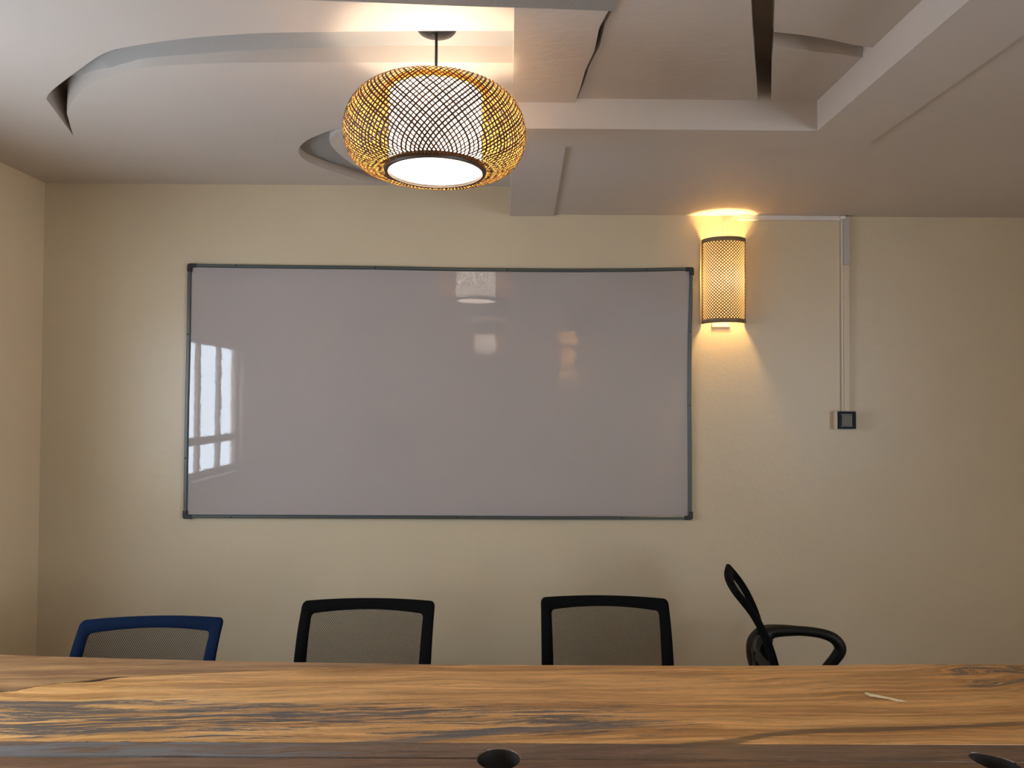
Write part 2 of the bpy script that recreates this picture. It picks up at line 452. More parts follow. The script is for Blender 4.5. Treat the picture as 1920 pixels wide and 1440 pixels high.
# soffit beyond the band
bm = bmesh.new()
add_prism(bm, [(xb2, ylip), (xo - 0.05, ylip), (xo, ylip - 0.05), (xo, YR), (XR + 0.02, YR), (XR + 0.02, YB + 0.02), (xb1, YB + 0.02)], ZS, TOP)
mesh_obj('soffit', bm, M['ceil'], ceiling)
# tray: a flush strip next to the ridge, then the panel with two slots
s0 = P(1077, 193, ZT - 0.012); s1 = P(1140, 15, ZT - 0.012)
kx = (s1[0] - s0[0]) / (s1[1] - s0[1])
bm = bmesh.new()
edge = [(s0[0] + 0.008 * math.sin(9 * t) + kx * (y - s0[1]), y) for t, y in [(i * 0.33, yband + 0.01 - i * 0.12) for i in range(9)]]
ye = edge[-1][1]; xe = edge[-1][0]
add_prism(bm, [(xb0, yband + 0.01)] + edge + [(xe, YR), (xb0, YR)], ZT - 0.014, TOP)
mesh_obj('tray_strip', bm, M['ceil_rough'], ceiling)
q = ZT
slot1 = [P(1408, 0, q), P(1411, 60, q), P(1418, 150, q), P(1421, 190, q), P(1446, 191, q), P(1447, 120, q), P(1449, 80, q)]
slot2 = [P(1600, 106, q), P(1618, 108, q), P(1633, 93, q), P(1620, 90, q), P(1540, 70, q), P(1452, 59, q)]
sl_b = P(1450, 86, q); sl_t = P(1450, 60, q)
# one joined outline: the long slot with the short one branching off it
def ext(a, b, t): return (a[0] + (b[0] - a[0]) * t, a[1] + (b[1] - a[1]) * t)
lslot_l = [ext(P(1411, 60, q), P(1408, 0, q), 3.2)] + slot1[:4]
lslot = lslot_l + [P(1446, 191, q), P(1447, 120, q), sl_b, P(1530, 97, q), P(1608, 107, q), P(1616, 108, q), P(1633, 92, q), P(1600, 86, q), P(1540, 71, q), P(1470, 62, q), P(1450, 58, q), P(1451, 0, q), ext(P(1449, 60, q), P(1451, 0, q), 3.6)]
YT = 0.95                                          # where the long slot ends, behind the camera's upper edge
def at_y(a, b, y): t = (y - a[1]) / (b[1] - a[1]); return (a[0] + (b[0] - a[0]) * t, y)
sl_l = [P(1421, 190, q), P(1418, 150, q), P(1411, 60, q), at_y(P(1411, 60, q), P(1408, 0, q), YT)]
sr_far = [P(1446, 191, q), P(1447, 120, q), sl_b]
br_lo = [sl_b, P(1500, 92, q), P(1530, 97, q), P(1580, 102, q), P(1608, 107, q), (xt + 0.01, P(1610, 107, q)[1])]
br_hi = [P(1451, 60, q), P(1500, 65, q), P(1540, 71, q), P(1600, 84, q), (xt + 0.01, P(1628, 90, q)[1])]
sr_near = at_y(P(1449, 60, q), P(1451, 0, q), YT)
yb1_ = yband + 0.01
left_edge = [(e_[0] + 0.008 + 0.012 * min(1, i_ / 6), e_[1]) for i_, e_ in enumerate(edge) if e_[1] > YT]
left_edge.append((left_edge[-1][0] + kx * (YT - left_edge[-1][1]), YT))
pieces = [
    left_edge + sl_l[::-1] + [(sl_l[0][0], yb1_)],
    [(sl_l[0][0] - 0.0, yb1_)] + [sl_l[0], sr_far[0]] + [(sr_far[0][0], yb1_)],
    sr_far + br_lo[1:] + [(xt + 0.01, yb1_), (sr_far[0][0], yb1_)],
    br_hi + [(xt + 0.01, YT), sr_near],
    [left_edge[-1], (xt + 0.01, YT), (xt + 0.01, YR), (left_edge[-1][0], YR)],
]
for k_, pc in enumerate(pieces):
    bm = bmesh.new(); add_prism(bm, pc, ZT, ZT + 0.05)
    mesh_obj('tray_panel', bm, M['ceil_rough'], ceiling)
# dark void above the long slot, shallow cover above the branch
cx = 0.5 * (sl_b[0] + sl_t[0])
bm = bmesh.new(); add_prism(bm, [(0.1, yband + 0.01), (xt + 0.01, yband + 0.01), (xt + 0.01, YR), (0.1, YR)], ZT + 0.13, TOP)
mesh_obj('void_cover', bm, M['ceil_rough'], ceiling)
bm = bmesh.new(); add_prism(bm, [P(1449, 40, q), P(1449, 191, q), (xt + 0.009, yband), (xt + 0.009, 1.5), ext(P(1449, 190, q), P(1451, 0, q), 1.6)], ZT + 0.050, ZT + 0.129)
mesh_obj('slot_cover', bm, M['ceil_rough'], ceiling)
# rough cross beam just above the frame
c0 = P(560, -3, ZB); c1 = P(1152, 18, ZB)
kk = (c1[1] - c0[1]) / (c1[0] - c0[0])
y_l = c1[1] + kk * (XL - c1[0])
bm = bmesh.new()
rag = [(c1[0] + (XL - c1[0]) * i / 14, c1[1] + kk * (XL - c1[0]) * i / 14 + random.uniform(-0.004, 0.004)) for i in range(15)]
add_prism(bm, rag + [(XL, 1.30), (c1[0], 1.32)], ZB - 0.005, TOP)
mesh_obj('cross_beam', bm, M['beam_plaster'], ceiling)

# ------------------------------------------------------------------ meeting table: planks glued side by side
table = empty('meeting_table', (0, 1.75, 0), 'long thick wooden slab table with grey spalted grain and two oval holes across the foreground', 'table')
def local(o, parent=None):
    o.location = (-table.location[0], -table.location[1], 0)
TX = 1.95
far_px = [(-110, 1223), (0, 1227), (120, 1231), (380, 1238), (600, 1242), (880, 1246), (1100, 1247), (1360, 1248), (1560, 1247), (1660, 1245), (1800, 1245), (1920, 1246), (2050, 1248)]
crack_px = [(-110, 1306), (0, 1296), (40, 1292), (100, 1282), (180, 1275), (225, 1269), (330, 1264), (480, 1257), (640, 1252), (760, 1249), (872, 1246.6)]
def crack_gap(px):                                  # half width of the dark crack
    return 0.0022 + 0.009 * math.exp(-((px - 195) / 35.0) ** 2) + 0.005 * math.exp(-((px - 30) / 30.0) ** 2)
far = [xy(a, b, TZ) for a, b in far_px]
crk = [xy(a, b, TZ) for a, b in crack_px]
far[0] = (-1.9, far[0][1]); far[-1] = (1.9, far[-1][1]); crk[0] = (-1.9, crk[0][1] - 0.02)
crk = [(p.x, p.y) for p in spline([c + (0,) for c in crk], 4)]
def pxof(x): return 955 + x / 2.1 * F
seam1 = lambda x: xy(960 + x * 770, 1394, TZ)[1]
YS1 = 0.5 * (xy(300, 1391, TZ)[1] + xy(1600, 1395, TZ)[1]); YS2 = 0.5 * (xy(400, 1418, TZ)[1] + xy(1500, 1427, TZ)[1])
ya1 = xy(300, 1390, TZ)[1]; yb1 = xy(1600, 1395, TZ)[1]
ya2 = xy(300, 1419, TZ)[1]; yb2 = xy(1500, 1427, TZ)[1]
XA, XB_ = xy(300, 1390, TZ)[0], xy(1600, 1395, TZ)[0]
S1 = lambda x: ya1 + (yb1 - ya1) * (x - XA) / (XB_ - XA)
S2 = lambda x: ya2 + (yb2 - ya2) * (x - XA) / (XB_ - XA)
def plank(pts, mat, z0=TZ - 0.055, holes=(), bev=0.0025):
    bm = bmesh.new(); add_prism(bm, pts, z0, TZ, holes)
    bm.normal_update()
    es = [e for e in bm.edges if abs(e.verts[0].co.z - TZ) < 1e-6 and abs(e.verts[1].co.z - TZ) < 1e-6 and any(abs(f.normal.z) < 0.5 for f in e.link_faces)]
    bmesh.ops.bevel(bm, geom=es, offset=bev, segments=2, affect='EDGES', profile=0.5)
    o = mesh_obj('plank', bm, mat, table, flip=False); local(o); return o
farx = [p for p in far if p[0] < crk[-1][0] - 0.02]
plank([(p[0], p[1] - crack_gap(pxof(p[0]))* -1) for p in crk] + list(reversed(farx)), M['wood_back'])
rest = [p for p in far if p[0] >= crk[-1][0] - 0.02]
top_edge = [(p[0], p[1] - crack_gap(pxof(p[0]))) for p in crk] + rest
xl_, xr_ = crk[0][0], far[-1][0]
main = [(xl_, S1(xl_) + 0.0012)] + [(xr_, S1(xr_) + 0.0012)] + list(reversed(top_edge))
plank(main, M['wood'])
# cut-outs
hc = Vector(xy(935, 1422, TZ)); HR = 0.5 * (xy(975, 1422, TZ)[0] - xy(894, 1422, TZ)[0])
hole1 = [(hc.x + HR * math.cos(t), hc.y + HR * 1.0 * math.sin(t)) for t in [2 * PI * k / 40 for k in range(40)]]
e0 = Vector(xy(1816, 1412, TZ)); e1 = Vector(xy(1921, 1448, TZ))
ec = (e0 + e1) / 2; ea = (e1 - e0) / 2; la = ea.length; ea.normalize(); eb = Vector((-ea.y, ea.x))
hole2 = [tuple(ec + ea * la * math.cos(t) + eb * 0.040 * math.sin(t) * (1 + 0.12 * math.cos(t))) for t in [2 * PI * k / 40 for k in range(40)]]
YN = 1.28
def split_hole(h, seam, above):
    return [p for p in h if (p[1] > seam(p[0]) if above else p[1] < seam(p[0]))]
def order(pts, c): return sorted(pts, key=lambda p: math.atan2(p[1] - c[1], p[0] - c[0]))
def strip_edge(seam, x0, x1, off, holes, above):
    """seam line from x0 to x1 that steps round the cut-outs"""
    out = [(x0, seam(x0) + off)]
    for h, c in holes:
        pts = split_hole(h, lambda x: seam(x) + off, above)
        pts = sorted(pts, key=lambda p: p[0]) if len(pts) < 3 else order(pts, c)
        # walk from left to right along the arc
        pts = sorted(pts, key=lambda p: (math.atan2((p[1] - c[1]) * (1 if above else -1), -(p[0] - c[0])) + PI / 2) % (2 * PI))
        crossing = [p for p in pts]
        out += [(crossing[0][0], seam(crossing[0][0]) + off)] + crossing + [(crossing[-1][0], seam(crossing[-1][0]) + off)]
    out.append((x1, seam(x1) + off)); return out
HH = [(hole1, tuple(hc)), (hole2, tuple(ec))]
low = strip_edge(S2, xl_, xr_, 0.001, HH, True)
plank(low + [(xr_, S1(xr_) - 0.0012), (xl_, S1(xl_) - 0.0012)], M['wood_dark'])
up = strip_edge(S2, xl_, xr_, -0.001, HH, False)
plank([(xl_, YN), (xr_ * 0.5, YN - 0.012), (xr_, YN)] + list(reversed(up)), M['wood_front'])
bm = bmesh.new()
add_prism(bm, [(p[0], p[1] - crack_gap(pxof(p[0])) - 0.004) for p in crk] + [(p[0], p[1] + crack_gap(pxof(p[0])) + 0.004) for p in reversed(crk)], TZ - 0.05, TZ - 0.0035)
local(mesh_obj('crack_shade', bm, M['hole'], table))  # dark strip laid in the crack as its shade
# near-black sleeves painted as the shade inside the two cut-outs
for h_, c_ in HH:
    bm = bmesh.new(); A = []
    for sc_, z_ in ((0.995, TZ - 0.0545), (0.995, TZ - 0.004), (0.975, TZ - 0.004), (0.975, TZ - 0.0545)):
        A.append([bm.verts.new((c_[0] + (p[0] - c_[0]) * sc_, c_[1] + (p[1] - c_[1]) * sc_, z_)) for p in h_])
    for k in range(4):
        for i in range(len(h_)):
            j = (i + 1) % len(h_); bm.faces.new((A[k][i], A[k][j], A[(k + 1) % 4][j], A[(k + 1) % 4][i]))
    local(mesh_obj('hole_shade', bm, M['hole'], table))
# undertable frame
for sx in (-1, 1):
    for yy in (1.45, 2.02):
        o = mesh_obj('leg', box(sx * 1.72 - 0.04, sx * 1.72 + 0.04, yy - 0.04, yy + 0.04, 0, TZ - 0.075, bev=0.004), M['dark_metal'], table); local(o)
    o = mesh_obj('stretcher', box(sx * 1.72 - 0.04, sx * 1.72 + 0.04, 1.41, 2.06, TZ - 0.0745, TZ - 0.056), M['dark_metal'], table); local(o)

# frayed scrap lying on the table
sp = on_z(1665, 1313, TZ)
scrap = empty('straw_scrap', (sp.x, sp.y, TZ), 'small frayed pale straw scrap lying on the right half of the wooden table', 'scrap')
bm = bmesh.new()
for k in range(9):
    a0 = Vector((-0.048 + random.uniform(-.004, .008), 0.028 + random.uniform(-.016, .016), 0.0035 + random.uniform(0, .002)))
    m0 = Vector((-0.006 + random.uniform(-.004, .004), 0.002 + random.uniform(-.003, .003), 0.005 + random.uniform(0, .003)))
    b0 = Vector((0.02 + random.uniform(-.005, .022), -0.018 + random.uniform(-.007, .005), 0.0035 + random.uniform(0, .002)))
    add_tube(bm, spline([a0, m0, b0], 5), 0.0014, 5)
mesh_obj('straw_fibres', bm, M['straw'], scrap, True)
bm = bmesh.new(); add_tube(bm, [(-0.010, 0.004, 0.005), (0.0, -0.001, 0.006), (0.010, -0.007, 0.005)], [0.0022, 0.0032, 0.002], 8, scale=(1, 0.8))
mesh_obj('knot', bm, M['straw'], scrap, True)

# ------------------------------------------------------------------ whiteboard
bc = on_y(820, 735, YB - 0.02)
board = empty('whiteboard', (bc.x, YB, bc.z), 'large blank whiteboard with thin grey frame and black corners on the back wall', 'whiteboard')
BY = YB - 0.018
def bp(px, py, y=BY): return on_y(px, py, y)
def add_rail(bm, pts, wid, y0, y1):
    """flat bar along px points in the plane of the wall; wid in metres"""
    P3 = [bp(*p) for p in pts]; secs = []
    for i, p in enumerate(P3):
        a = P3[max(i - 1, 0)]; b = P3[min(i + 1, len(P3) - 1)]
        t = (b - a).normalized(); nrm = Vector((-t.z, 0, t.x))
        h = wid / 2
        secs.append([bm.verts.new(Vector((p.x, y, p.z)) + nrm * s) for s, y in ((-h, y1), (-h, y0 + 0.003), (-h + 0.003, y0), (h - 0.003, y0), (h, y0 + 0.003), (h, y1))])
    for A, B in zip(secs, secs[1:]):
        for k in range(6): bm.faces.new((A[k], A[(k + 1) % 6], B[(k + 1) % 6], B[k]))
    bm.faces.new(secs[0]); bm.faces.new(secs[-1])
def child_of(o, root):
    o.parent = root; o.location = -Vector(root.location); return o
top = [(360, 498), (520, 500), (700, 502), (860, 505), (950, 506), (1080, 507), (1210, 506), (1293, 504)]
bot = [(348, 968), (600, 969), (857, 970), (1000, 971), (1160, 971), (1291, 971)]
lef = [(355, 505), (353, 640), (350, 760), (347, 962)]
rig = [(1297, 512), (1294, 620), (1293, 760), (1294, 860), (1294, 964)]
WID = 0.0165
bm = bmesh.new()
ring = [bp(x, y) for x, y in top] + [bp(x, y) for x, y in rig] + [bp(x, y) for x, y in reversed(bot)] + [bp(x, y) for x, y in reversed(lef)]
f1 = [bm.verts.new((p.x, YB - 0.013, p.z)) for p in ring]; f2 = [bm.verts.new((p.x, YB - 0.001, p.z)) for p in ring]
bm.faces.new(f1); bm.faces.new(f2[::-1])
for i in range(len(ring)):
    j = (i + 1) % len(ring); bm.faces.new((f1[i], f1[j], f2[j], f2[i]))
child_of(mesh_obj('writing_surface', bm, M['board'], flip=True), board)
for pts in (top, bot, lef, rig):
    bm = bmesh.new(); add_rail(bm, pts, WID, YB - 0.022, YB - 0.0005)
    child_of(mesh_obj('frame_rail', bm, M['frame_al']), board)
for (cx_, cy_, ax, az) in ((356, 498, 1, -1), (1297, 505, -1, -1), (347, 969, 1, 1), (1295, 971, -1, 1)):
    c = bp(cx_, cy_); bm = bmesh.new()
    L, w2, rr = 0.030, 0.0095, 0.012
    # L shaped cap with a rounded outer corner
    out = [(L, -w2), (L, w2)]
    out = [(-w2 + rr - rr * math.cos(t), -w2 + rr - rr * math.sin(t)) for t in [PI / 2 * k / 6 for k in range(7)]] + [(L, -w2), (L, w2), (w2, w2), (w2, L), (-w2, L)]
    A = [bm.verts.new((c.x + u * ax, YB - 0.025, c.z + v * az)) for u, v in out]
    B = [bm.verts.new((c.x + u * ax, YB - 0.0004, c.z + v * az)) for u, v in out]
    bm.faces.new(A); bm.faces.new(B[::-1])
    for i in range(len(out)):
        j = (i + 1) % len(out); bm.faces.new((A[i], A[j], B[j], B[i]))
    child_of(mesh_obj('corner_cap', bm, M['cap']), board)
scr = None
for (a, b) in [(443, 498), (704, 502), (951, 506), (1213, 506), (434, 969), (857, 970), (1166, 971), (353, 627), (348, 859), (1294, 622), (1293, 760)]:
    c = bp(a, b)
    if scr is None:
        bm = bmesh.new(); bmesh.ops.create_cone(bm, cap_ends=True, segments=10, radius1=0.0045, radius2=0.0035, depth=0.004, matrix=Matrix.Rotation(PI / 2, 4, 'X'))
        scr = mesh_obj('screw', bm, M['cap']); o = scr
    else:
        o = scr.copy(); COL.objects.link(o)
    o.parent = board; o.location = Vector((c.x, YB - 0.0235, c.z)) - Vector(board.location)

# ------------------------------------------------------------------ pendant lamps
PY = 2.05
PX = on_y(817, 240, PY).x
def make_pendant(loc, label):
    """origin on the floor below the lamp; z local = world z"""
    root = empty('pendant_lamp', loc, label, 'pendant lamp', 0.0, 'woven bamboo pendant lamps')
    z0, z1 = 2.262, 2.482
    zc = (z0 + z1) / 2; hz = (z1 - z0) / 2 + 0.004; Rm, Ri = 0.262, 0.140
    def prof(phi): return Ri + (Rm - Ri) * math.cos(phi) ** 0.78 if math.cos(phi) > 1e-6 else Ri, zc + hz * math.sin(phi) - 0.010 * math.cos(phi)
    def surf(phi, th, off):
        r, z = prof(phi); c = math.cos(phi)
        nr, nz = c, math.sin(phi) * 0.7
        return Vector(((r + off * nr) * math.cos(th), (r + off * nr) * math.sin(th), z + off * nz))
    bm = bmesh.new(); NS, K, wd, sweep = 98, 34, 0.0023, 1.12
    for dirn in (1, -1):
        for s in range(NS):
            th0 = 2 * PI * (s + (0.25 if dirn < 0 else 0)) / NS
            prev = None
            jit = random.uniform(-0.012, 0.012); wj = wd * random.uniform(0.75, 1.25)
            for k in range(K + 1):
                t = k / K; phi = -PI / 2 * 0.995 + PI * 0.995 * t
                # more sweep close to the rings
                g = t + 0.055 * math.sin(2 * PI * t) * -1
                th = th0 + jit * math.sin(PI * t) + dirn * sweep * (g - 0.5)
                off = 0.0011 * dirn + 0.0006 * math.sin(k * 2.1 + s)
                p = surf(phi, th, off)
                e = 0.01
                p2 = surf(min(phi + e, PI / 2), th + dirn * sweep * e / PI, off) if phi < 1.5 else None
                if p2 is not None: tg = (p2 - p).normalized()
                nrm = Vector((math.cos(phi) * math.cos(th), math.cos(phi) * math.sin(th), math.sin(phi) * 0.8)).normalized()
                sd = nrm.cross(tg).normalized() * wj
                ring_ = [bm.verts.new(p - sd), bm.verts.new(p + nrm * 0.0007), bm.verts.new(p + sd), bm.verts.new(p - nrm * 0.0004)]
                if prev:
                    for q_ in range(4): bm.faces.new((prev[q_], prev[(q_ + 1) % 4], ring_[(q_ + 1) % 4], ring_[q_])).material_index = 1 if q_ < 2 else 0
                prev = ring_
    o = mesh_obj('woven_shade', bm, M['bamboo'], root, flip=False); o['kind'] = 'stuff'; o.data.materials.append(M['bamboo_out'])
    for z_, r_, nm in ((z0 - 0.002, 0.143, 'bottom_ring'), (z1 + 0.002, 0.141, 'top_ring')):
        bm = bmesh.new()
        add_lathe(bm, [(r_ - 0.006, -0.009), (r_ + 0.003, -0.009), (r_ + 0.006, 0.0), (r_ + 0.003, 0.009), (r_ - 0.006, 0.009), (r_ - 0.006, -0.009)], 56, (0, 0, z_))
        mesh_obj(nm, bm, M['dark_ring'] if nm == 'bottom_ring' else M['bamboo'], root, True)
    bm = bmesh.new(); add_lathe(bm, [(0.1335, z0 - 0.004), (0.1335, z1 - 0.001), (0.1325, z1 - 0.001), (0.1325, z0 - 0.004), (0.1335, z0 - 0.004)], 56)
    mesh_obj('inner_diffuser', bm, M['liner'], root, True)
    bm = bmesh.new()
    for k in range(3):
        a = k * 2 * PI / 3 + 0.5
        add_tube(bm, [(0.018 * math.cos(a), 0.018 * math.sin(a), z1 + 0.002), (0.136 * math.cos(a), 0.136 * math.sin(a), z1 + 0.002)], 0.0018, 6)
    mesh_obj('spider_frame', bm, M['dark_metal'], root, True)
    bm = bmesh.new(); add_lathe(bm, [(0, z1 + 0.008), (0.012, z1 + 0.006), (0.018, z1 - 0.005), (0.018, z1 - 0.050), (0, z1 - 0.050)], 20)
    sock = mesh_obj('lamp_socket', bm, M['dark_metal'], root, True)
    bm = bmesh.new(); bmesh.ops.create_icosphere(bm, subdivisions=3, radius=0.030)
    b = mesh_obj('bulb', bm, M['bulb_p'], root, True); b.location = (0, 0, 2.376)
    bm = bmesh.new(); add_lathe(bm, [(0, 2.406), (0.013, 2.405), (0.013, z1 - 0.049), (0, z1 - 0.049)], 16)
    mesh_obj('bulb_neck', bm, M['white_plastic'], root, True)
    zt = HC + 0.052
    bm = bmesh.new(); add_tube(bm, [(0, 0, z1), (0, 0, zt - 0.012)], 0.0042, 10)
    mesh_obj('cord', bm, M['dark_metal'], root, True)
    bm = bmesh.new(); add_lathe(bm, [(0, zt - 0.020), (0.030, zt - 0.019), (0.052, zt - 0.014), (0.0575, zt - 0.008), (0.0575, zt - 0.0005), (0, zt - 0.0005)], 40)
    can = mesh_obj('ceiling_canopy', bm, M['dark_metal'], root, True)
    bm = bmesh.new(); add_tube(bm, [(-0.009, -0.004, zt - 0.026), (-0.009, -0.004, zt - 0.018)], 0.003, 8)
    mesh_obj('grub_screw', bm, M['chrome'], can, True)
    return root
pend = make_pendant((PX, PY, 0), 'lit round woven bamboo pendant lamp hanging above the table in front of the whiteboard')
# the room's second pendant hangs from the flat ceiling behind the camera and mirrors in the board
r2 = pend.copy(); COL.objects.link(r2); r2.location = (-0.28, -2.5, -0.053)
r2['label'] = 'lit woven bamboo pendant lamp in the rear half of the room'
for ch in list(pend.children):
    c = ch.copy(); COL.objects.link(c); c.parent = r2
    for g in ch.children:
        d = g.copy(); COL.objects.link(d); d.parent = c

r3 = pend.copy(); COL.objects.link(r3); r3.location = (2.4, 0.7, -0.053 - 0.142)  # unseen pendant added to warm the right side
r3['label'] = 'added unseen woven bamboo pendant lamp giving warm light from the right side of the room'
for ch in list(pend.children):
    c = ch.copy(); COL.objects.link(c); c.parent = r3
    for g in ch.children:
        d = g.copy(); COL.objects.link(d); d.parent = c

# ------------------------------------------------------------------ sconce
scx = on_y(1361, 520, YB - 0.05).x
zt_ = on_y(1375, 442, YB - 0.105).z; zb_ = on_y(1360, 604, YB - 0.105).z
sco = empty('wall_sconce', (scx, YB, 0), 'lit half-round woven wall sconce right of the whiteboard', 'wall lamp', 0.0, 'half-round woven wall sconces')
RS, DS = 0.102, 0.088                              # half width, projection of the curved shade
def hcyl(s, z, off=0.0):                           # s runs -1..1 round the front
    a = s * PI / 2
    return Vector(((RS + off) * math.sin(a), -0.012 - (DS + off) * math.cos(a), z))
def half_band(bm, za, zb2, o0, o1, n=24):
    secs = []
    for k in range(n + 1):
        s = -1 + 2 * k / n
        secs.append([bm.verts.new(hcyl(s, za, o0)), bm.verts.new(hcyl(s, za, o1)), bm.verts.new(hcyl(s, zb2, o1)), bm.verts.new(hcyl(s, zb2, o0))])
    for A, B in zip(secs, secs[1:]):
        for k in range(4): bm.faces.new((A[k], A[(k + 1) % 4], B[(k + 1) % 4], B[k]))
    bm.faces.new(secs[0]); bm.faces.new(secs[-1])
for za, zb2 in ((zt_ - 0.018, zt_), (zb_, zb_ + 0.019)):
    bm = bmesh.new(); half_band(bm, za, zb2, -0.002, 0.0025)
    mesh_obj('trim_band', bm, M['brown_band'], sco, True)
for sx in (-1, 1):
    bm = box(sx * RS - 0.003, sx * RS + 0.003, -0.013, -0.003, zb_, zt_)
    mesh_obj('side_rail', bm, M['brown_band'], sco)
arc = PI * (RS + DS) / 2
bm = bmesh.new(); pz = 0.0150; wq = 0.0048
z_lo, z_hi = zb_ + 0.010, zt_ - 0.010; Hh = z_hi - z_lo
for dirn in (1, -1):
    c = -arc / 2 - Hh
    while c < arc / 2 + Hh:
        # strip s = c + dirn*(z - z_lo)
        lo = 0.0; hi = Hh
        if dirn > 0: lo = max(0, -arc / 2 - c); hi = min(Hh, arc / 2 - c)
        else: lo = max(0, c - arc / 2); hi = min(Hh, c + arc / 2)
        if hi - lo > 0.004:
            n = max(2, int((hi - lo) / 0.010)); prev = None
            for k in range(n + 1):
                zz = lo + (hi - lo) * k / n; s = c + dirn * zz
                off = 0.0007 * dirn
                def pt(ds): return hcyl(max(-1, min(1, (s + ds) / (arc / 2))), z_lo + zz - dirn * ds, off)
                a_, b_ = pt(-wq / 2 * 0.9), pt(wq / 2 * 0.9)
                nr = Vector((0, 1, 0)) if False else (Vector((a_.x, a_.y + 0.012, 0))).normalized()
                ring_ = [bm.verts.new(a_), bm.verts.new((a_ + b_) / 2 + nr * 0.0006), bm.verts.new(b_), bm.verts.new((a_ + b_) / 2 - nr * 0.0005)]
                if prev:
                    for q_ in range(4): bm.faces.new((prev[q_], prev[(q_ + 1) % 4], ring_[(q_ + 1) % 4], ring_[q_]))
                prev = ring_
        c += pz * 1.0
o = mesh_obj('woven_shade', bm, M['bamboo_s'], sco, flip=False); o['kind'] = 'stuff'
bm = bmesh.new(); half_band(bm, zb_ + 0.004, zt_ - 0.004, -0.0045, -0.0035)
mesh_obj('inner_diffuser', bm, M['liner_s'], sco, True)
mesh_obj('mounting_bracket', box(-0.054, 0.034, -0.006, -0.001, zb_ - 0.014, zt_ - 0.05, bev=0.002), M['white_plastic'], sco)
zb0 = (zb_ + zt_) / 2
bm = bmesh.new(); add_tube(bm, [(0, -0.006, zb0 - 0.028), (0, -0.030, zb0 - 0.020)], 0.013, 14)
mesh_obj('lamp_holder', bm, M['white_plastic'], sco, True)
bm = bmesh.new(); bmesh.ops.create_icosphere(bm, subdivisions=3, radius=0.030)
b = mesh_obj('bulb', bm, M['bulb_s'], sco, True); b.location = (0, -0.052, zb0 + 0.004)
# its twin on the rear wall, seen only as a spark in the whiteboard
s2_ = sco.copy(); COL.objects.link(s2_); s2_.location = (0.92, YR, 0.04); s2_.rotation_euler.z = PI
s2_['label'] = 'lit half-round woven wall sconce on the rear wall behind the camera'
for ch in list(sco.children):
    c = ch.copy(); COL.objects.link(c); c.parent = s2_
# lead from trunking into the sconce
wp = [on_y(1383, 402, YB - 0.008), on_y(1374, 408, YB - 0.006), on_y(1362, 421, YB - 0.007), on_y(1355, 430, YB - 0.012), on_y(1356, 436, YB - 0.02), on_y(1362, 442, YB - 0.035), on_y(1364, 447, YB - 0.045)]
bm = bmesh.new(); add_tube(bm, spline(wp, 5), 0.0026, 8)
o = mesh_obj('lamp_lead', bm, M['white_plastic'], None, True)
o['label'] = 'thin curved white lead dropping from ceiling trunking into the sconce top'; o['category'] = 'cable'

# ------------------------------------------------------------------ trunking and switch
sw_c = on_y(1587, 788, YB - 0.04)
xt0 = on_y(1579, 600, YB).x; xt1 = on_y(1589.5, 600, YB).x
zmid = on_y(1584, 497, YB - 0.02).z
ztop = ZS - 0.004
zbt = on_y(1582, 771, YB - 0.03).z
xh0 = on_y(1383, 402, YB - 0.01).x
tr = empty('cable_trunking', (xt0, YB, zbt), 'slim cable trunking along the wall top then down to the switch', 'trunking')
def tchild(nm, bm, mat): return child_of(mesh_obj(nm, bm, mat), tr)
tchild('vertical_trunking', box(xt0 - 0.001, xt1, YB - 0.020, YB - 0.0005, zbt - 0.004, zmid, bev=0.0015), M['wall'])['label'] = 'lower trunking painted cream like the wall'
tchild('trunking_cover', box(xt0, xt1 + 0.001, YB - 0.023, YB - 0.0005, zmid, ztop, bev=0.0015), M['trunk_grey'])['label'] = 'unpainted grey upper trunking'
tchild('lit_edge_strip', box(xt0 - 0.0065, xt0 - 0.0015, YB - 0.016, YB - 0.001, zbt - 0.004, ztop, bev=0.0015), M['white_plastic'])  # pale strip put in for the brightly lit left face of the trunking
tchild('horizontal_trunking', box(xh0, xt0 - 0.012, YB - 0.018, YB - 0.0005, ztop - 0.019, ztop + 0.003, bev=0.0015), M['white_plastic'])
bm = bmesh.new(); bmesh.ops.create_icosphere(bm, subdivisions=2, radius=0.018)
for v in bm.verts:
    v.co.x *= 1.1; v.co.z *= 0.55; v.co += Vector((random.uniform(-.002, .002), random.uniform(-.002, .002), random.uniform(-.0015, .0015)))
    v.co.y *= 0.8; v.co += Vector((xt0 - 0.004, YB - 0.019, ztop - 0.006))
tchild('plaster_lump', bm, M['white_plastic'])

sw = empty('light_switch', (sw_c.x, YB, sw_c.z), 'square black and silver light switch below the vertical trunking', 'switch')
h = 0.0435
mesh_obj('back_box', box(-h, h, -0.040, -0.0005, -h, h, bev=0.003), M['white_plastic'], sw)
bm = bmesh.new(); add_box(bm, -h, h, -0.046, -0.0405, -h + 0.002, -0.029); add_box(bm, -h, h, -0.046, -0.0405, 0.029, h - 0.001)
add_box(bm, -h, -0.029, -0.046, -0.0405, -0.029, 0.029); add_box(bm, 0.029, h, -0.046, -0.0405, -0.029, 0.029)
mesh_obj('face_plate', bm, M['gloss_black'], sw)
mesh_obj('rocker', box(-0.0265, 0.0265, -0.049, -0.041, -0.0265, 0.0265, bev=0.003), M['rocker'], sw)

